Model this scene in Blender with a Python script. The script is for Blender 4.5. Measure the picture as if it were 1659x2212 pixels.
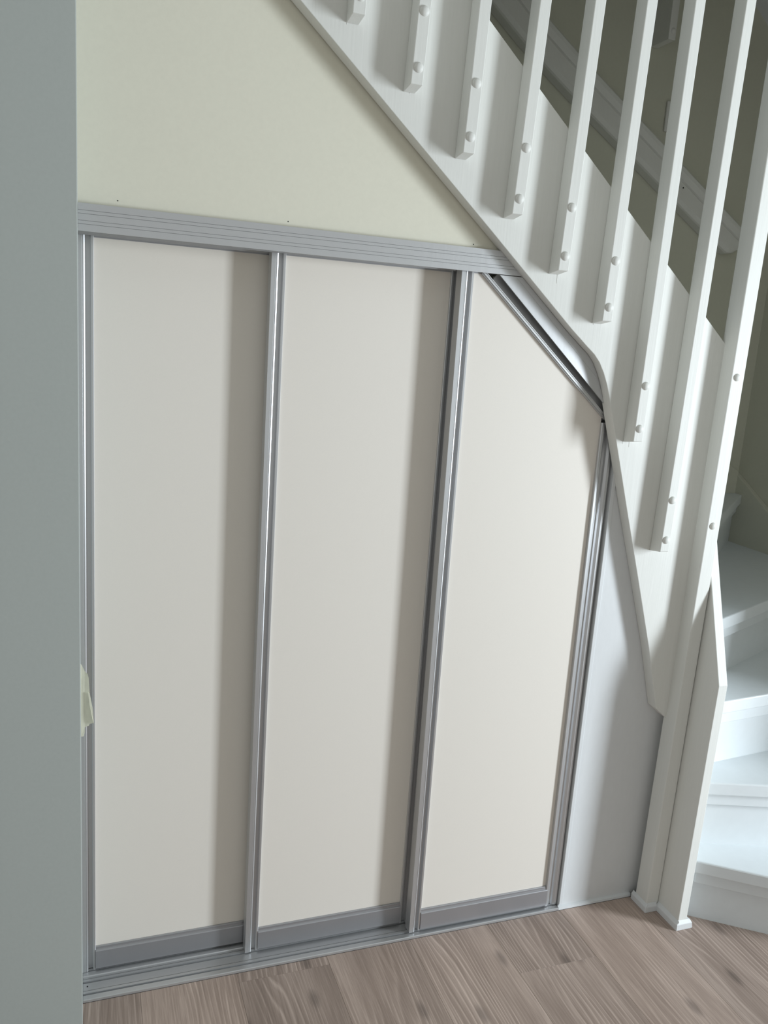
import bpy, bmesh, math, random
from mathutils import Matrix, Vector

# ------------------------------------------------------------------ clean
for o in list(bpy.data.objects):
    bpy.data.objects.remove(o, do_unlink=True)
scene = bpy.context.scene
C = scene.collection
random.seed(7)

# ------------------------------------------------------------------ camera
CAM_H, CAM_D = 1.49804, 1.70
F_PX, W_PX, H_PX = 1788.1, 1659.0, 2212.0
fwd = Vector((0.34184732, 0.91751843, -0.20322487))
up = Vector((0.00535301, 0.21434826, 0.97674263))
right = fwd.cross(up)
cam_data = bpy.data.cameras.new('camera')
cam = bpy.data.objects.new('camera', cam_data)
C.objects.link(cam)
cam.matrix_world = Matrix(((right.x, up.x, -fwd.x, 0.0),
                           (right.y, up.y, -fwd.y, -CAM_D),
                           (right.z, up.z, -fwd.z, CAM_H),
                           (0, 0, 0, 1)))
cam_data.sensor_fit = 'VERTICAL'
cam_data.sensor_height = 36.0
cam_data.lens = 36.0 * F_PX / H_PX
cam_data.clip_start = 0.05
scene.camera = cam

# ------------------------------------------------------------------ world, daylight, exposure
world = bpy.data.worlds.new('World')
scene.world = world
world.use_nodes = True
bgn = world.node_tree.nodes['Background']
bgn.inputs['Color'].default_value = (0.93, 0.96, 0.94, 1)
bgn.inputs['Strength'].default_value = 0.475

win = bpy.data.lights.new('window_daylight', 'AREA')
win.shape = 'RECTANGLE'
win.size = 1.70          # along world z after rotation
win.size_y = 0.50        # along world y
win.energy = 152.0
win.color = (0.84, 0.93, 1.0)
win_o = bpy.data.objects.new('window_daylight', win)
C.objects.link(win_o)
win_o.location = (4.00, -2.00, 1.27)
# daylight outside the window, shining through it towards the stair cupboard
_d = Vector((-0.80, 0.60, 0.0)).normalized()
_z = -_d; _x = Vector((0, 0, 1)); _y = _z.cross(_x)
win_o.rotation_euler = Matrix(((_x.x, _y.x, _z.x), (_x.y, _y.y, _z.y), (_x.z, _y.z, _z.z))).to_euler()

scene.view_settings.view_transform = 'Standard'
scene.view_settings.look = 'None'
scene.view_settings.exposure = 0.14
scene.view_settings.gamma = 1.0
scene.view_settings.use_curve_mapping = False

# ------------------------------------------------------------------ materials
def new_mat(name):
    m = bpy.data.materials.new(name)
    m.use_nodes = True
    nt = m.node_tree
    return m, nt, nt.nodes['Principled BSDF']

def paint(name, col, rough=0.5, bump=0.05, scale=(60, 60, 60), var=0.02, spec=0.5, dist=0.002):
    m, nt, p = new_mat(name)
    N, L = nt.nodes, nt.links
    tc = N.new('ShaderNodeTexCoord'); mp = N.new('ShaderNodeMapping')
    mp.inputs['Scale'].default_value = scale
    L.new(tc.outputs['Object'], mp.inputs['Vector'])
    nz = N.new('ShaderNodeTexNoise'); nz.inputs['Scale'].default_value = 1.0
    nz.inputs['Detail'].default_value = 4
    L.new(mp.outputs['Vector'], nz.inputs['Vector'])
    rp = N.new('ShaderNodeValToRGB')
    rp.color_ramp.elements[0].position = 0.3; rp.color_ramp.elements[1].position = 0.7
    rp.color_ramp.elements[0].color = tuple(c * (1 - var) for c in col) + (1,)
    rp.color_ramp.elements[1].color = tuple(min(1, c * (1 + var)) for c in col) + (1,)
    L.new(nz.outputs['Fac'], rp.inputs['Fac'])
    L.new(rp.outputs['Color'], p.inputs['Base Color'])
    p.inputs['Roughness'].default_value = rough
    p.inputs['Specular IOR Level'].default_value = spec
    if bump > 0:
        b = N.new('ShaderNodeBump'); b.inputs['Strength'].default_value = bump
        b.inputs['Distance'].default_value = dist
        L.new(nz.outputs['Fac'], b.inputs['Height'])
        L.new(b.outputs['Normal'], p.inputs['Normal'])
    return m

def metal(name, col, rough=0.38, metallic=0.75):
    m, nt, p = new_mat(name)
    N, L = nt.nodes, nt.links
    tc = N.new('ShaderNodeTexCoord'); mp = N.new('ShaderNodeMapping')
    mp.inputs['Scale'].default_value = (400, 400, 6)
    L.new(tc.outputs['Object'], mp.inputs['Vector'])
    nz = N.new('ShaderNodeTexNoise'); nz.inputs['Scale'].default_value = 1.0
    L.new(mp.outputs['Vector'], nz.inputs['Vector'])
    mr = N.new('ShaderNodeMapRange')
    mr.inputs['To Min'].default_value = rough - 0.05; mr.inputs['To Max'].default_value = rough + 0.06
    L.new(nz.outputs['Fac'], mr.inputs['Value'])
    L.new(mr.outputs['Result'], p.inputs['Roughness'])
    p.inputs['Base Color'].default_value = col + (1,)
    p.inputs['Metallic'].default_value = metallic
    return m

def wood(name):
    m, nt, p = new_mat(name)
    N, L = nt.nodes, nt.links
    oi = N.new('ShaderNodeObjectInfo'); tc = N.new('ShaderNodeTexCoord')
    off = N.new('ShaderNodeVectorMath'); off.operation = 'MULTIPLY_ADD'
    cx = N.new('ShaderNodeCombineXYZ')
    for k in ('X', 'Y', 'Z'):
        L.new(oi.outputs['Random'], cx.inputs[k])
    off.inputs[1].default_value = (7.3, 23.1, 11.7)
    L.new(cx.outputs[0], off.inputs[0]); L.new(tc.outputs['Object'], off.inputs[2])
    # low frequency warp that bends the grain into flames
    mw = N.new('ShaderNodeMapping'); mw.inputs['Scale'].default_value = (6.0, 1.0, 1)
    L.new(off.outputs[0], mw.inputs['Vector'])
    nw = N.new('ShaderNodeTexNoise'); nw.inputs['Scale'].default_value = 1.0
    nw.inputs['Detail'].default_value = 2.0; nw.inputs['Roughness'].default_value = 0.45
    L.new(mw.outputs[0], nw.inputs['Vector'])
    rg = N.new('ShaderNodeMath'); rg.operation = 'MULTIPLY'; rg.inputs[1].default_value = 14.0
    L.new(nw.outputs['Fac'], rg.inputs[0])
    sx = N.new('ShaderNodeSeparateXYZ'); L.new(off.outputs[0], sx.inputs[0])
    xs = N.new('ShaderNodeMath'); xs.operation = 'MULTIPLY_ADD'; xs.inputs[1].default_value = 78.0
    L.new(sx.outputs['X'], xs.inputs[0]); L.new(rg.outputs[0], xs.inputs[2])
    fr = N.new('ShaderNodeMath'); fr.operation = 'FRACT'; L.new(xs.outputs[0], fr.inputs[0])
    rr = N.new('ShaderNodeValToRGB'); rr.color_ramp.interpolation = 'EASE'
    e = rr.color_ramp.elements
    e[0].position = 0.0; e[0].color = (0.30, 0.30, 0.30, 1)
    e[1].position = 1.0; e[1].color = (0.30, 0.30, 0.30, 1)
    a = e.new(0.55); a.color = (0.45, 0.45, 0.45, 1)
    a = e.new(0.80); a.color = (0.85, 0.85, 0.85, 1)
    a = e.new(0.90); a.color = (0.55, 0.55, 0.55, 1)
    L.new(fr.outputs[0], rr.inputs['Fac'])
    # fine fibres
    mf = N.new('ShaderNodeMapping'); mf.inputs['Scale'].default_value = (330, 9, 1)
    L.new(off.outputs[0], mf.inputs['Vector'])
    nf = N.new('ShaderNodeTexNoise'); nf.inputs['Scale'].default_value = 1.0
    nf.inputs['Detail'].default_value = 4.0; nf.inputs['Roughness'].default_value = 0.65
    L.new(mf.outputs[0], nf.inputs['Vector'])
    # broad tonal bands
    mb = N.new('ShaderNodeMapping'); mb.inputs['Scale'].default_value = (22, 2.2, 1)
    L.new(off.outputs[0], mb.inputs['Vector'])
    nb = N.new('ShaderNodeTexNoise'); nb.inputs['Scale'].default_value = 1.0
    nb.inputs['Detail'].default_value = 3.0
    L.new(mb.outputs[0], nb.inputs['Vector'])
    # where the rings show strongly and where the board is plain
    mk = N.new('ShaderNodeMapping'); mk.inputs['Scale'].default_value = (9, 2.0, 1)
    mk.inputs['Location'].default_value = (4, 9, 0)
    L.new(off.outputs[0], mk.inputs['Vector'])
    nk = N.new('ShaderNodeTexNoise'); nk.inputs['Scale'].default_value = 1.0
    L.new(mk.outputs[0], nk.inputs['Vector'])
    km = N.new('ShaderNodeMapRange'); km.inputs['From Min'].default_value = 0.40
    km.inputs['From Max'].default_value = 0.62; km.inputs['To Min'].default_value = 0.12
    km.inputs['To Max'].default_value = 0.85
    L.new(nk.outputs['Fac'], km.inputs['Value'])
    mixr = N.new('ShaderNodeMix'); mixr.data_type = 'FLOAT'
    mixr.inputs['A'].default_value = 0.45
    L.new(km.outputs['Result'], mixr.inputs['Factor']); L.new(rr.outputs['Color'], mixr.inputs['B'])
    s1 = N.new('ShaderNodeMath'); s1.operation = 'MULTIPLY_ADD'; s1.inputs[1].default_value = 0.46
    L.new(nf.outputs['Fac'], s1.inputs[0])
    s0 = N.new('ShaderNodeMath'); s0.operation = 'MULTIPLY'; s0.inputs[1].default_value = 0.52
    L.new(mixr.outputs['Result'], s0.inputs[0]); L.new(s0.outputs[0], s1.inputs[2])
    s2 = N.new('ShaderNodeMath'); s2.operation = 'MULTIPLY_ADD'; s2.inputs[1].default_value = 0.52
    L.new(nb.outputs['Fac'], s2.inputs[0]); L.new(s1.outputs[0], s2.inputs[2])
    rp = N.new('ShaderNodeValToRGB')
    rp.color_ramp.elements[0].position = 0.40; rp.color_ramp.elements[0].color = (0.165, 0.115, 0.092, 1)
    rp.color_ramp.elements[1].position = 1.0; rp.color_ramp.elements[1].color = (0.60, 0.475, 0.41, 1)
    a = rp.color_ramp.elements.new(0.70); a.color = (0.345, 0.262, 0.218, 1)
    L.new(s2.outputs[0], rp.inputs['Fac'])
    # scattered small knots
    mv = N.new('ShaderNodeMapping'); mv.inputs['Scale'].default_value = (6.5, 2.6, 1)
    L.new(off.outputs[0], mv.inputs['Vector'])
    vo = N.new('ShaderNodeTexVoronoi'); vo.inputs['Scale'].default_value = 1.0
    vo.voronoi_dimensions = '2D'
    L.new(mv.outputs[0], vo.inputs['Vector'])
    vr = N.new('ShaderNodeMapRange'); vr.inputs['From Min'].default_value = 0.02; vr.inputs['From Max'].default_value = 0.11
    vr.inputs['To Min'].default_value = 0.62; vr.inputs['To Max'].default_value = 1.0
    vr.interpolation_type = 'SMOOTHSTEP'
    L.new(vo.outputs['Distance'], vr.inputs['Value'])
    km2 = N.new('ShaderNodeVectorMath'); km2.operation = 'SCALE'
    L.new(rp.outputs['Color'], km2.inputs[0]); L.new(vr.outputs['Result'], km2.inputs['Scale'])
    # each board has its own tone
    tn = N.new('ShaderNodeAttribute'); tn.attribute_type = 'OBJECT'; tn.attribute_name = 'tone'
    hs = N.new('ShaderNodeHueSaturation'); hs.inputs['Saturation'].default_value = 0.95
    L.new(tn.outputs['Fac'], hs.inputs['Value']); L.new(km2.outputs[0], hs.inputs['Color'])
    L.new(hs.outputs['Color'], p.inputs['Base Color'])
    p.inputs['Roughness'].default_value = 0.52
    b = N.new('ShaderNodeBump'); b.inputs['Strength'].default_value = 0.12; b.inputs['Distance'].default_value = 0.001
    L.new(s1.outputs[0], b.inputs['Height']); L.new(b.outputs['Normal'], p.inputs['Normal'])
    return m

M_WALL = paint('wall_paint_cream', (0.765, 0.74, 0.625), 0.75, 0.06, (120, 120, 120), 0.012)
M_GREY = paint('wall_grey', (0.43, 0.46, 0.44), 0.8, 0.05, (140, 140, 140), 0.015)  # one even colour, darker and greyer than the cream wall
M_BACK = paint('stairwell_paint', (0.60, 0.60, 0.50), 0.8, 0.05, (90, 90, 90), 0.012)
M_TRIM = paint('white_trim', (0.71, 0.725, 0.735), 0.4, 0.04, (90, 90, 30), 0.012)
M_STAIR = paint('white_stair_gloss', (0.75, 0.75, 0.715), 0.48, 0.18, (220, 220, 9), 0.012, 0.35, 0.0012)
M_STEP = paint('white_step_gloss', (0.76, 0.80, 0.82), 0.42, 0.06, (40, 40, 40), 0.012)
M_PANEL = paint('door_panel_offwhite', (0.82, 0.77, 0.705), 0.55, 0.03, (500, 500, 500), 0.008)
M_ALU = metal('satin_aluminium', (0.60, 0.605, 0.615))
M_ALU_D = metal('satin_aluminium_rail', (0.44, 0.44, 0.46), 0.42)
M_DARK = paint('dark_gap', (0.02, 0.02, 0.02), 0.9, 0, (10, 10, 10), 0.0)
M_TAPE = paint('masking_tape', (0.82, 0.80, 0.66), 0.5, 0.2, (90, 90, 40), 0.05)
M_CEIL = paint('ceiling_paint', (0.72, 0.72, 0.68), 0.85, 0.05, (90, 90, 90), 0.01)
M_FLOORBASE = paint('subfloor', (0.10, 0.08, 0.07), 0.9, 0, (10, 10, 10), 0.05)
M_WOOD = wood('grey_oak_laminate')
M_GLASS, _nt, _p = new_mat('window_glass')
_t = _nt.nodes.new('ShaderNodeBsdfTransparent'); _g = _nt.nodes.new('ShaderNodeBsdfGlossy')
_g.inputs['Roughness'].default_value = 0.02
_m = _nt.nodes.new('ShaderNodeMixShader'); _m.inputs[0].default_value = 0.06
_nt.links.new(_t.outputs[0], _m.inputs[1]); _nt.links.new(_g.outputs[0], _m.inputs[2])
_nt.links.new(_m.outputs[0], _nt.nodes['Material Output'].inputs['Surface'])

# ------------------------------------------------------------------ mesh helpers
class MB:
    def __init__(s):
        s.v, s.f = [], []
    def prism(s, ring0, ring1):
        """closed prism between two matching rings of 3-D points"""
        n = len(ring0); b = len(s.v)
        s.v += [tuple(p) for p in ring0] + [tuple(p) for p in ring1]
        s.f.append(tuple(range(b, b + n))); s.f.append(tuple(range(b + 2 * n - 1, b + n - 1, -1)))
        for i in range(n):
            j = (i + 1) % n
            s.f.append((b + i, b + n + i, b + n + j, b + j))
        return s
    def box(s, x0, x1, y0, y1, z0, z1):
        return s.prism([(x0, y0, z0), (x1, y0, z0), (x1, y1, z0), (x0, y1, z0)],
                       [(x0, y0, z1), (x1, y0, z1), (x1, y1, z1), (x0, y1, z1)])
    def xz(s, poly, y0, y1):
        return s.prism([(x, y0, z) for x, z in poly], [(x, y1, z) for x, z in poly])
    def xy(s, poly, z0, z1):
        return s.prism([(x, y, z0) for x, y in poly], [(x, y, z1) for x, y in poly])
    def yz(s, poly, x0, x1):
        return s.prism([(x0, y, z) for y, z in poly], [(x1, y, z) for y, z in poly])
    def shear(s, kx, z0=0.0):
        s.v = [(x + kx * (z - z0), y, z) for x, y, z in s.v]
        return s
    def drop_back(s, z0, d):
        s.v = [(x, y, z - d if (abs(z - z0) < 1e-6 and y > -0.05) else z) for x, y, z in s.v]
        return s
    def build(s, name, mat, parent=None, bevel=0.0, smooth=False, seg=2, angle=30):
        me = bpy.data.meshes.new(name)
        me.from_pydata(s.v, [], s.f)
        bm = bmesh.new(); bm.from_mesh(me)
        bmesh.ops.recalc_face_normals(bm, faces=bm.faces)
        if bevel > 0:
            ed = [e for e in bm.edges if len(e.link_faces) == 2 and e.calc_face_angle(0) > math.radians(angle)]
            bmesh.ops.bevel(bm, geom=ed, offset=bevel, segments=seg, affect='EDGES', profile=0.5, clamp_overlap=True)
        for f in bm.faces:
            f.smooth = smooth
        bm.to_mesh(me); bm.free()
        me.materials.append(mat)
        o = bpy.data.objects.new(name, me)
        C.objects.link(o)
        if parent:
            o.parent = parent
        return o

def tag(o, label=None, cat=None, group=None, kind=None):
    if label: o['label'] = label
    if cat: o['category'] = cat
    if group: o['group'] = group
    if kind: o['kind'] = kind
    return o

def struct(o, label, cat=None):
    o['kind'] = 'structure'; o['label'] = label
    if cat: o['category'] = cat
    return o

def empty(name, loc=(0, 0, 0)):
    o = bpy.data.objects.new(name, None)
    C.objects.link(o)
    o.location = loc
    o.empty_display_size = 0.05
    return o

def thing(name, label, cat, group=None):
    return tag(empty(name), label, cat, group)

# ------------------------------------------------------------------ the setting
# floor: sub-floor slab and laminate boards lying on it
floor = MB().box(-1.5, 2.64, -3.4, 1.0, -0.05, -0.009).build('floor', M_FLOORBASE)
struct(floor, 'grey brown oak laminate floor in front of the stair cupboard', 'floor')
PW = 0.2215
x_seams = [0.1168 + PW * k for k in range(-8, 12)]
tones = {0: 0.95, 1: 1.10, 2: 0.92, 3: 1.0, 4: 1.02, 5: 0.98, 6: 1.22, 7: 1.02, 8: 1.02}
joint = {0: -0.62, 1: -0.80, 2: -0.0385, 3: -0.72, 4: -0.95, 5: -0.188, 6: -0.64, 7: -0.66, 8: -0.85}
random.seed(11)
for c in range(-7, 11):
    x0 = 0.1168 + PW * (c - 1) + 0.0002; x1 = x0 + PW - 0.0004
    y_hi = -0.0095
    j0 = joint.get(c - 0, -0.3 - 0.9 * random.random())
    cuts = [y_hi, j0, j0 - 1.285, j0 - 2.57, -3.4]
    cuts = [y for y in cuts if y >= -3.4]
    for a, b in zip(cuts[:-1], cuts[1:]):
        if a - b < 0.01:
            continue
        pl = MB().box(x0, x1, b + 0.0002, a - 0.0002, -0.009, 0.0)
        cxm, cym = (x0 + x1) / 2, (a + b) / 2
        pl.v = [(x - cxm, y - cym, z) for x, y, z in pl.v]
        po = pl.build('plank', M_WOOD, floor, bevel=0.0003, seg=1)
        po.location = (cxm, cym, 0)
        po['tone'] = float(tones.get(c, 1.0) + random.uniform(-0.06, 0.06))

# wall pieces
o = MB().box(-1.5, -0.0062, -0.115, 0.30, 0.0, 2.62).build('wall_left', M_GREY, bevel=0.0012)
struct(o, 'plain grey wall end left of the sliding doors', 'wall')
up_wall = [(-0.0062, 1.662), (1.112, 1.662), (-0.0062, 2.604)]
o = MB().xz(up_wall, 0.004, 0.10).build('wall_front', M_WALL)
struct(o, 'cream painted wall above the aluminium header under the stair string', 'wall')
o = MB().xz([(1.2265, 0.0), (1.515, 0.0), (1.515, 1.0), (1.2265, 1.45)], 0.0, 0.10).build('wall_panel', M_TRIM)
struct(o, 'white closing panel between the right door jamb and the newel post', 'wall')
o = MB().box(1.2262, 1.2365, -0.0022, 0.0, 0.012, 1.22).build('trim_1', M_TRIM, bevel=0.0008)
struct(o, 'narrow white edge strip of the closing panel beside the jamb', 'trim')
o = MB().yz([(-0.0085, 0), (-0.0075, 0.006), (-0.001, 0.0085), (0.0, 0.0085), (0.0, 0.0)], 1.2225, 1.4585).build('trim_2', M_TRIM)
struct(o, 'thin white floor strip under the closing panel', 'trim')
o = MB().box(-0.30, 1.53, 0.16, 0.20, 0.0, 1.66).build('wall_closet', M_DARK)  # cupboard's inner shade put into a near-black colour, so door gaps read black
struct(o, 'rear of the cupboard behind the sliding doors, its shade painted near black', 'wall')
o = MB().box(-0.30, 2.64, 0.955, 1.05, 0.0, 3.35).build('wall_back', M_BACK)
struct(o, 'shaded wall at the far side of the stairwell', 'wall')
WY0, WY1, WZ0, WZ1 = -1.95, -0.625, 0.10, 2.30
wr = MB()
wr.box(2.52, 2.66, WY1, 1.05, 0.0, 3.35)
wr.box(2.52, 2.66, -3.4, WY0, 0.0, 2.62)
wr.box(2.52, 2.66, WY0, WY1, 0.0, WZ0)
wr.box(2.52, 2.66, WY0, WY1, WZ1, 2.62)
o = wr.build('wall_right', M_BACK)
struct(o, 'stairwell wall on the right with a tall window beside the stairs', 'wall')
wf = MB()
wf.box(2.625, 2.655, WY0, WY0 + 0.045, WZ0, WZ1).box(2.625, 2.655, WY1 - 0.045, WY1, WZ0, WZ1)
wf.box(2.625, 2.655, WY0 + 0.045, WY1 - 0.045, WZ0, WZ0 + 0.045).box(2.625, 2.655, WY0 + 0.045, WY1 - 0.045, WZ1 - 0.045, WZ1)
wo = wf.build('window_1', M_TRIM)
struct(wo, 'tall window in the right wall', 'window')
MB().box(2.638, 2.644, WY0 + 0.045, WY1 - 0.045, WZ0 + 0.045, WZ1 - 0.045).build('pane', M_GLASS, wo)
o = MB().box(-1.62, 2.66, -3.4, -0.10, 2.62, 2.70).build('ceiling', M_CEIL)
struct(o, 'hall ceiling', 'ceiling')
o = MB().box(-0.30, 2.66, -0.10, 1.05, 3.35, 3.42).build('ceiling_stairwell', M_CEIL)
struct(o, 'ceiling above the stairwell', 'ceiling')
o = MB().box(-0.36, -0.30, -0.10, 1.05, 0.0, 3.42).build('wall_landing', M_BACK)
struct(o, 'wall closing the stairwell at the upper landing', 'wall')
o = MB().box(-0.30, 2.66, -0.13, -0.10, 2.62, 3.42).build('wall_gallery', M_CEIL)
struct(o, 'edge of the upper floor above the balustrade', 'wall')
# lighter sloping edge high on the far wall
o = MB().xz([(2.0, 2.968), (2.52, 2.553), (2.52, 3.35), (2.0, 3.35)], 0.905, 0.955).build('trim_3', M_TRIM)
struct(o, 'sloping pale soffit edge high in the stairwell corner', 'trim')

# pin holes left in the paint above the header
for px_, pz_ in ((0.0640, 1.7170), (0.3880, 1.7155), (0.7980, 1.7130)):
    hole = MB().prism([(px_ + 0.0013 * math.cos(a * math.pi / 4), 0.0038, pz_ + 0.0013 * math.sin(a * math.pi / 4)) for a in range(8)],
                      [(px_ + 0.0013 * math.cos(a * math.pi / 4), 0.0060, pz_ + 0.0013 * math.sin(a * math.pi / 4)) for a in range(8)])
    hole.build('pin_hole', M_DARK, bpy.data.objects['wall_front'])

# ------------------------------------------------------------------ header track
def string_low_x(z):            # x of the stair string's lower edge at height z
    return (2.4238 - z) / 0.8355 - 0.0012
hd = thing('header_track', 'brushed aluminium header track with four fine grooves above the sliding doors', 'track')
zt, zb = 1.7049, 1.6558
fr_ = [0.0, 0.245, 0.262, 0.37, 0.387, 0.615, 0.632, 0.742, 0.759, 1.0]
mb = MB()
for i in range(9):
    z1 = zt - fr_[i] * (zt - zb); z0 = zt - fr_[i + 1] * (zt - zb)
    y0 = -0.008 if i % 2 == 0 else -0.0055
    mb.xz([(-0.0058, z0), (string_low_x(z0), z0), (string_low_x(z1), z1), (-0.0058, z1)], y0, -0.0045)
mb.build('fascia', M_ALU, hd)
mb = MB()
mb.xz([(-0.0058, 1.6975), (string_low_x(1.7025), 1.6975), (string_low_x(1.7049), 1.7025), (-0.0058, 1.7025)], -0.0045, -0.001)
for y in (0.0335, 0.0700, 0.1080):
    mb.box(-0.0058, 0.905, y, y + 0.002, 1.6565 if y < 0.1 else 1.645, 1.6615 if y < 0.1 else 1.662)
mb.build('guide_fin', M_ALU_D, hd)

# ------------------------------------------------------------------ floor track
ft = thing('floor_track', 'aluminium floor track with raised running ridges under the sliding doors', 'track')
prof = [(-0.0088, 0.0), (-0.0080, 0.0050), (-0.0062, 0.0062), (0.0058, 0.0062), (0.0062, 0.0004), (0.0092, 0.0004),
        (0.0098, 0.0078), (0.0168, 0.0078), (0.0172, 0.0004), (0.0202, 0.0004), (0.0206, 0.0055), (0.0428, 0.0055),
        (0.0432, 0.0004), (0.0462, 0.0004), (0.0467, 0.0078), (0.0530, 0.0078), (0.0535, 0.0004), (0.0565, 0.0004),
        (0.0569, 0.0055), (0.0628, 0.0055), (0.0640, 0.0078), (0.0762, 0.0078), (0.0766, 0.0004), (0.0800, 0.0004),
        (0.0812, 0.0072), (0.0880, 0.0072), (0.0890, 0.0020), (0.1120, 0.0020), (0.1120, 0.0)]
MB().yz(prof, -0.0056, 1.2222).build('rail', M_ALU, ft)
# tiny fixing screw in the track
s = MB().box(0.0025, 0.0055, 0.0315, 0.0345, 0.0055, 0.0062)
s.build('screw', M_DARK, ft)

# ------------------------------------------------------------------ sliding doors
STILE = [(0, 0), (0.0090, 0), (0.0096, 0.0013), (0.0114, 0.0013), (0.0122, 0.0005), (0.0146, 0.0016), (0.0151, 0.0125),
         (0.0250, 0.0125), (0.0253, 0.0040), (0.0262, 0.0034), (0.0302, 0.0034), (0.0310, 0.0042), (0.0310, 0.0280), (0, 0.0280)]
RAIL = [(0.0012, 0.0125), (0.0012, 0.0580), (0.0020, 0.0598), (0.0048, 0.0612), (0.0052, 0.0630), (0.0052, 0.0672),
        (0.0064, 0.0682), (0.0200, 0.0682), (0.0200, 0.0125)]
def sliding_door(x0, x1, yf, label, lean, right_stile=True, diag=None):
    d = thing('sliding_door', label, 'sliding door', 'sliding doors of the stair cupboard')
    ztop = 1.672
    def put(mb, name, mat, **k):
        mb.shear(lean, 0.0)
        return mb.build(name, mat, d, **k)
    put(MB().xy([(x0 + a, yf + b) for a, b in STILE], 0.0085, ztop), 'stile', M_ALU)
    xr = x1
    if right_stile:
        put(MB().xy([(x1 - a, yf + b) for a, b in STILE], 0.0085, ztop), 'stile', M_ALU)
        xr = x1 - 0.031
    xl = x0 + 0.031
    # panel
    if diag is None:
        poly = [(xl, 0.066), (xr, 0.066), (xr, 1.656), (xl, 1.656)]
    else:
        (ax, az), (bx, bz) = diag
        poly = [(xl, 0.066), (xr, 0.066), (xr, bz + 0.004), (ax, az), (xl, az)]
    put(MB().xz(poly, yf + 0.0100, yf + 0.0180), 'panel', M_PANEL)
    put(MB().yz([(yf + a, b) for a, b in RAIL], xl, xr), 'bottom_rail', M_ALU_D)
    xt = xr if diag is None else diag[0][0]
    tr = [(yf + 0.009, 1.6545), (yf + 0.009, 1.672), (yf + 0.020, 1.672), (yf + 0.020, 1.6545)]
    put(MB().yz(tr, xl, xt), 'top_rail', M_ALU_D)
    return d

sliding_door(-0.0085, 0.4050, 0.0750, 'leftmost sliding door, set deepest, off white panel beside the grey wall', 0.0)
sliding_door(0.3668, 0.8030, 0.0410, 'middle sliding door with off white panel between two aluminium stiles', -0.0007)
DA, DB = (0.8262, 1.6553), (1.1875, 1.3452)
d3 = sliding_door(0.7838, 1.1885, 0.0030, 'frontmost sliding door on the right with sloping top corner', -0.0046, False,
                  ((DA[0] + 0.0075, DA[1]), (DB[0], DB[1])))

def strip(mb, P0, P1, s0, s1, y0, y1, e0=0.0, e1=0.0):
    """prism between two lines parallel to P0-P1, offset s0..s1 perpendicular (up)"""
    a, b = Vector(P0), Vector(P1); t = (b - a).normalized(); n = Vector((-t.y, t.x))
    if n.y < 0: n = -n
    a2, b2 = a - t * e0, b + t * e1
    q = [a2 + n * s0, b2 + n * s0, b2 + n * s1, a2 + n * s1]
    mb.xz([(v.x, v.y) for v in q], y0, y1)
    return mb
# sloping top rail of the third door: lip, bevel, channel
mb = MB()
strip(mb, DA, DB, -0.0005, 0.0020, 0.0070, 0.0180)
strip(mb, DA, DB, 0.0020, 0.0068, 0.0045, 0.0180)
strip(mb, DA, DB, 0.0068, 0.0085, 0.0035, 0.0180)
strip(mb, DA, DB, 0.0085, 0.0360, 0.0140, 0.0180, -0.03, 0.0)
mb.build('sloping_rail', M_ALU, d3)

# sloping fascia between header and stair string
FA, FB = (0.8628, 1.6541), (1.1597, 1.3938)
low = [(0.8628, 1.6541), (1.1597, 1.3938), (1.1680, 1.3862)]
upp = [(1.1690, 1.3885), (1.1570, 1.4165), (1.1392, 1.4565), (1.1247, 1.4800), (1.1085, 1.4975), (1.0862, 1.5143), (1.0415, 1.5492), (0.9185, 1.6541)]
sf = thing('sloping_fascia', 'sloping aluminium filler plate below the curved stair string', 'track')
MB().xz(low + upp, -0.0080, -0.0050).build('plate', M_ALU, sf)
mb = MB(); strip(mb, FA, FB, 0.0262, 0.0272, -0.0086, -0.0080, -0.030, -0.030)
mb.build('ridge', M_ALU, sf)

# right jamb profile
jb = thing('door_jamb', 'vertical aluminium jamb profile right of the third sliding door', 'jamb')
jp = [(1.1850, 0.0070), (1.1865, 0.0052), (1.1920, 0.0052), (1.1965, 0.0080), (1.1980, 0.0135), (1.2060, 0.0135),
      (1.2085, 0.0085), (1.2150, 0.0060), (1.2215, 0.0060), (1.2225, 0.0075), (1.2225, 0.030), (1.1850, 0.030)]
MB().xy(jp, 0.0085, 1.338).shear(-0.003, 0.0).build('profile', M_ALU, jb)

# ------------------------------------------------------------------ strip of tape by the left wall
tp = [(-0.0062, 0.8085), (-0.0040, 0.8055), (0.0012, 0.7932), (0.0074, 0.7862), (0.0093, 0.7784), (0.0112, 0.7436),
      (0.0170, 0.7102), (0.0188, 0.6790), (0.0108, 0.6757), (0.0088, 0.6707), (0.0016, 0.6683), (0.0012, 0.6560), (-0.0010, 0.6475), (-0.0062, 0.6470)]
def tape_y(x, z):
    return -0.006 - 0.006 * max(0.0, (x + 0.004) / 0.02) ** 1.3 + 0.0015 * math.sin(z * 190) * max(0, x + 0.004) / 0.02
bm_ = MB()
bm_.prism([(x, tape_y(x, z), z) for x, z in tp], [(x, tape_y(x, z) + 0.0006, z) for x, z in tp])
tape = bm_.build('masking_tape', M_TAPE)
tag(tape, 'torn cream masking tape strip sticking out from the grey wall edge', 'tape')
fold = [(0.0080, 0.7470), (0.0112, 0.7440), (0.0170, 0.7102), (0.0190, 0.6785), (0.0165, 0.6890), (0.0105, 0.7230)]
MB().prism([(x, tape_y(x, z) - 0.0022, z) for x, z in fold], [(x, tape_y(x, z) - 0.0005, z) for x, z in fold]).build('fold', M_TAPE, tape)

# ------------------------------------------------------------------ staircase
st = thing('winder_staircase', 'white painted winding staircase with bolted balusters rising to the left', 'staircase')
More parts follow.
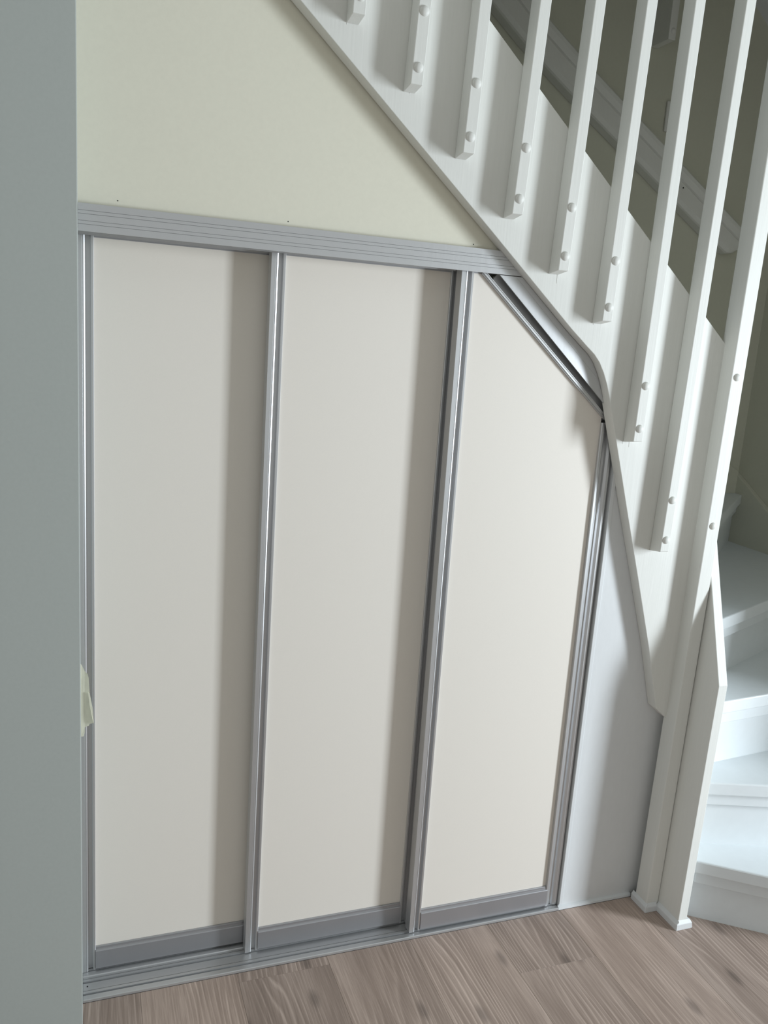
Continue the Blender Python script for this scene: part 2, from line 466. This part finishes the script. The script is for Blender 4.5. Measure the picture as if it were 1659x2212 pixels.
# outer string
string = [(-0.12, 2.5240), (0.3843, 2.1033), (0.8199, 1.7388), (1.0424, 1.5500), (1.0870, 1.5150), (1.1094, 1.4980),
          (1.1257, 1.4805), (1.1405, 1.4568), (1.1530, 1.4310), (1.1645, 1.4003), (1.2013, 1.2902), (1.2540, 1.1322), (1.3170, 0.9471),
          (1.3777, 0.7656), (1.4287, 0.5898), (1.4608, 0.5633), (1.4950, 0.5400), (1.4950, 1.5310), (1.4730, 1.5498),
          (0.7770, 2.1362), (-0.12, 2.8914)]
so = MB().xz(string, -0.035, -0.0005).build('outer_string', M_STAIR, st, bevel=0.0012, seg=2, angle=20)
for q, r in (((0.7560, 1.999), 0.004), ((1.0045, 1.812), 0.004), ((1.1160, 1.604), 0.004)):
    bmx = MB()
    ring = lambda rr, y: [(q[0] + rr * math.cos(a * math.pi / 6), y, q[1] + rr * math.sin(a * math.pi / 6)) for a in range(12)]
    bmx.prism(ring(r, -0.0345), ring(r * 0.6, -0.0362))
    bmx.build('filled_hole', M_STAIR, so, smooth=True)

def drip(x, z, ln, w=0.0018):
    pts = [(x - w * 0.5, z), (x + w * 0.5, z), (x + w * 0.6, z - ln * 0.8), (x + w * 0.25, z - ln), (x - w * 0.25, z - ln), (x - w * 0.6, z - ln * 0.8)]
    MB().prism([(a, -0.0348, b) for a, b in pts], [(x + (a - x) * 0.4, -0.0355, b) for a, b in pts]).build('paint_drip', M_STAIR, so)
for q in ((0.990, 1.666, 0.020), (1.2168, 1.303, 0.010), (1.236, 1.303, 0.017), (1.097, 1.572, 0.008), (0.4765, 2.086, 0.008), (0.613, 1.984, 0.006)):
    drip(*q)

# screw cap mesh shared by all caps
def cap_mesh():
    bm = bmesh.new()
    R, Hh = 0.0098, 0.0060
    rings = []
    for k in range(6):
        a = k / 5 * math.pi / 2
        r = R * math.cos(a); y = -Hh * math.sin(a)
        if k < 5:
            rings.append([bm.verts.new((r * math.cos(t * math.pi / 10), y, r * math.sin(t * math.pi / 10))) for t in range(20)])
    base = [bm.verts.new((R * math.cos(t * math.pi / 10), 0.0006, R * math.sin(t * math.pi / 10))) for t in range(20)]
    rings.insert(0, base)
    tip = bm.verts.new((0, -Hh, 0))
    for a, b in zip(rings[:-1], rings[1:]):
        for i in range(20):
            bm.faces.new((a[i], a[(i + 1) % 20], b[(i + 1) % 20], b[i]))
    for i in range(20):
        bm.faces.new((rings[-1][i], rings[-1][(i + 1) % 20], tip))
    bm.faces.new(list(reversed(rings[0])))
    bmesh.ops.recalc_face_normals(bm, faces=bm.faces)
    for f in bm.faces: f.smooth = True
    me = bpy.data.meshes.new('screw_cap'); bm.to_mesh(me); bm.free()
    me.materials.append(M_STAIR)
    return me
CAP = cap_mesh()
def cap(parent, x, y, z, s=1.0):
    o = bpy.data.objects.new('screw_cap', CAP); C.objects.link(o)
    o.parent = parent; o.location = (x, y, z); o.scale = (s, s, s)
    return o

bal = [  # x left, z bottom, x at top reference, z reference
    (0.4745, 2.0870, 0.4790, 2.25), (0.5985, 1.9850, 0.6045, 2.13), (0.7205, 1.8770, 0.7300, 2.155), (0.8432, 1.7735, 0.8612, 2.18),
    (0.9670, 1.6708, 0.9865, 2.203), (1.0930, 1.5730, 1.1105, 2.226), (1.2172, 1.3045, 1.2305, 2.249), (1.3380, 1.0330, 1.3630, 2.273)]
for i, (xb, zb_, xt_, zr) in enumerate(bal):
    k = (xt_ - xb) / (zr - zb_)
    ztop = 2.79 - 0.842 * xb + 0.90
    ztop = min(ztop, 3.3)
    b = MB().box(xb, xb + 0.0258, -0.0748, -0.0352, zb_, ztop).drop_back(zb_, 0.006).shear(k, zb_).build('baluster', M_STAIR, st, bevel=0.0016, seg=2)
    for dz in (0.030, 0.130):
        cap(b, xb + k * dz + 0.0132, -0.0748, zb_ + dz)
# newel post
NK = 0.0118
nw = MB().box(1.4585, 1.4975, -0.0750, -0.0260, 0.0, 2.46).shear(NK).build('newel_post', M_STAIR, st, bevel=0.0022, seg=2)
for z in (1.4670, 1.0970):
    cap(nw, 1.4600 + NK * z + 0.0195 - 0.004, -0.0750, z, 0.95)
bmx = MB(); cx_, cz_ = 1.4765 + 0.006, 0.6995
bmx.prism([(cx_ + 0.009 * math.cos(a * math.pi / 8), -0.0748, cz_ + 0.009 * math.sin(a * math.pi / 8)) for a in range(16)],
          [(cx_ + 0.0085 * math.cos(a * math.pi / 8), -0.0756, cz_ + 0.0085 * math.sin(a * math.pi / 8)) for a in range(16)])
bmx.build('plug', M_STAIR, nw)
# short lower string board standing square to the wall
lb = [(-0.158, 0.0), (0.02, 0.0), (0.02, 1.13), (-0.0125, 1.13), (-0.158, 0.700)]
MB().yz(lb, 1.4985, 1.5265).shear(0.0145).build('lower_string', M_STAIR, st, bevel=0.0014, seg=2)
# base moulding wrapped round newel and board
H1, H2 = 0.017, 0.0265
def mould_x(xo, xi, y0, y1):   # runs along y, outer face at xo
    MB().prism([(xo, y0, 0), (xo, y0, H1), (xi, y0, H2), (xi, y0, 0)], [(xo, y1, 0), (xo, y1, H1), (xi, y1, H2), (xi, y1, 0)]).build('base_moulding', M_TRIM, st, bevel=0.0008, seg=1)
def mould_y(yo, yi, x0, x1, c0=0.0, c1=0.0):   # runs along x, outer face at yo
    MB().prism([(x0, yo, 0), (x0, yo, H1), (x0 + c0, yi, H2), (x0 + c0, yi, 0)], [(x1, yo, 0), (x1 - c1 * 0.3, yo, H1), (x1 - c1, yi, H2), (x1, yi, 0)]).build('base_moulding', M_TRIM, st, bevel=0.0008, seg=1)
mould_x(1.4525, 1.4590, -0.0810, -0.016)
mould_y(-0.0815, -0.0750, 1.4530, 1.4915, 0.006)
mould_x(1.4905, 1.4990, -0.1630, -0.0760)
mould_y(-0.1645, -0.1575, 1.4910, 1.5440, 0.007, 0.008)
mould_x(1.5440, 1.5265, -0.1575, -0.125)

# steps
def line(P, deg):
    a = math.radians(deg); return Vector(P), Vector((math.cos(a), math.sin(a)))
NOSE = [(0.185, (1.5488, -0.1385), -36.0), (0.385, (1.5955, -0.0928), -18.2), (0.585, (1.6637, -0.0285), 5.6),
        (0.785, (1.698, 0.0715), 24.0), (0.985, (2.028, 0.489), 40.8), (1.185, (1.52, 0.09), 62.0), (1.385, (1.44, 0.05), 84.0), (1.585, (1.20, 0.05), 90.0)]
ROOM = [(1.528, -0.86), (2.518, -0.86), (2.518, 0.953), (0.9, 0.953), (0.9, 0.21), (1.528, 0.21)]
def clip(poly, P, d, keep_left=True, off=0.0):
    """keep the part of poly on the left of the line (P,d) shifted by off to the left"""
    n = Vector((-d.y, d.x)); out = []
    sgn = 1 if keep_left else -1
    def val(q): return sgn * ((Vector(q) - P).dot(n) - off)
    m = len(poly)
    for i in range(m):
        a, b = poly[i], poly[(i + 1) % m]; va, vb = val(a), val(b)
        if va >= 0: out.append(tuple(a))
        if (va >= 0) != (vb >= 0):
            t = va / (va - vb); out.append((a[0] + (b[0] - a[0]) * t, a[1] + (b[1] - a[1]) * t))
    return out
def band(P, d, o0, o1, poly=ROOM):
    q = clip(poly, P, d, True, o0); q = clip(q, P, d, False, o1)
    xm = 1.20
    return q
for k, (z, P, a) in enumerate(NOSE):
    Pv, dv = line(P, a)
    room = ROOM
    if k <= 4:
        room = [(1.528, -0.86), (2.518, -0.86), (2.518, 0.953), (1.528, 0.953)]
    nxt = NOSE[k + 1] if k + 1 < len(NOSE) else None
    poly = clip(room, Pv, dv, True, 0.0)
    if nxt:
        Pn, dn = line(nxt[1], nxt[2]); poly = clip(poly, Pn, dn, False, 0.060)
    else:
        poly = clip(poly, Pv, dv, False, 0.25)
    MB().xy(poly, z - 0.038, z).build('tread', M_STEP, st, bevel=0.004, seg=2)
    zprev = NOSE[k - 1][0] if k else 0.0
    rb = band(Pv, dv, 0.026, 0.044, room)
    if k == 0:
        rb = clip(rb, Vector((1.528, 0)), Vector((0, 1)), False, 0)
    MB().xy(rb, zprev, z - 0.038).build('riser', M_STEP, st)
    bt = band(Pv, dv, 0.013, 0.026, room)
    if k == 0:
        bt = clip(bt, Vector((1.560, 0)), Vector((0, 1)), False, 0)
    MB().xy(bt, z - 0.074, z - 0.038).build('batten', M_STEP, st, bevel=0.002, seg=1)
# wall strings behind the winders
MB().yz([(0.955, 0.6), (0.955, 1.073), (-0.79, 0.0), (-0.2, 0.0)], 2.498, 2.5195).build('wall_string', M_BACK, st, bevel=0.002)
MB().xz([(2.5, 0.9), (2.5, 1.075), (1.95, 1.36), (0.6, 2.45), (0.6, 2.1), (1.9, 1.0)], 0.933, 0.9545).build('wall_string', M_BACK, st, bevel=0.002)
# handrail of the outer balustrade
MB().prism([(-0.12, -0.085, 2.88 + 0.895), (-0.12, -0.02, 2.88 + 0.895), (-0.12, -0.02, 2.94 + 0.895), (-0.12, -0.085, 2.94 + 0.895)],
           [(1.50, -0.085, 1.52 + 0.895), (1.50, -0.02, 1.52 + 0.895), (1.50, -0.02, 1.58 + 0.895), (1.50, -0.085, 1.58 + 0.895)]).build('top_rail', M_STAIR, st, bevel=0.006)

# ------------------------------------------------------------------ handrail on the far wall
hr_low = [(0.98, 2.742), (1.10, 2.645), (1.2203, 2.552), (1.34, 2.462), (1.48, 2.370), (1.6149, 2.2862), (1.8121, 2.1673), (2.0079, 2.0480), (2.2420, 1.9075)]
sec = [(0.0, 0.953), (0.0, 0.915), (0.003, 0.908), (0.016, 0.900), (0.062, 0.900), (0.0655, 0.9045), (0.069, 0.898), (0.088, 0.8925), (0.1005, 0.893), (0.1070, 0.899), (0.1085, 0.910), (0.1085, 0.953)]
secs = []
for i, q in enumerate(hr_low):
    a = Vector(hr_low[max(0, i - 1)]); b = Vector(hr_low[min(len(hr_low) - 1, i + 1)])
    t = (b - a).normalized(); n = Vector((-t.y, t.x)); n = n if n.y > 0 else -n
    secs.append([(q[0] + n.x * s, y, q[1] + n.y * s) for s, y in sec])
t_end = t; n_end = n; Q = Vector(hr_low[-1])
for adv, lo, hi in ((0.018, 0.003, 0.1075), (0.030, 0.010, 0.104), (0.042, 0.022, 0.096), (0.050, 0.036, 0.086)):
    p0 = Q + t_end * adv
    row = []
    for s, y in sec:
        ss = min(max(s, lo), hi) if s in (0.0, 0.1085) else lo + (hi - lo) * (s / 0.1085)
        row.append((p0.x + n_end.x * ss, y + (0.0 if y > 0.95 else adv * 0.08), p0.y + n_end.y * ss))
    secs.append(row)
hm = MB(); ns = len(sec)
for r in secs: hm.v += r
for i in range(len(secs) - 1):
    for j in range(ns):
        k2 = (j + 1) % ns
        hm.f.append((i * ns + j, (i + 1) * ns + j, (i + 1) * ns + k2, i * ns + k2))
hm.f.append(tuple(range(ns))); hm.f.append(tuple(range((len(secs) - 1) * ns, len(secs) * ns))[::-1])
hr = thing('wall_handrail', 'white moulded handrail sloping along the shaded stairwell wall', 'handrail')
hm.build('rail', M_STAIR, hr)
sx_, sz_ = 2.0185, 2.1004
ringp = lambda r, y: [(sx_ + r * math.cos(a * math.pi / 9), y, sz_ + r * math.sin(a * math.pi / 9)) for a in range(18)]
MB().prism(ringp(0.0085, 0.9003), ringp(0.0080, 0.8988)).build('screw', M_STAIR, hr)
MB().prism(ringp(0.0028, 0.8990), ringp(0.0028, 0.8984)).build('screw_recess', M_DARK, hr)

# hanging end of an upper baluster
hb = thing('upper_baluster', 'end of a single upper baluster hanging in the dark stairwell', 'baluster')
MB().box(1.8465, 1.8750, 0.858, 0.952, 2.545, 3.34).build('post', M_STAIR, hb, bevel=0.002)
cap(hb, 1.8630, 0.858, 2.572, 1.0)

# wall plate half hidden behind the balusters
pl_ = thing('wall_plate', 'small flat plate on the stairwell wall half hidden behind a baluster', 'wall plate')
MB().box(1.9415, 2.022, 0.945, 0.954, 2.287, 2.388).build('plate', M_STAIR, pl_, bevel=0.003)
MB().box(1.958, 2.006, 0.942, 0.945, 2.304, 2.371).build('rocker', M_STAIR, pl_, bevel=0.001)
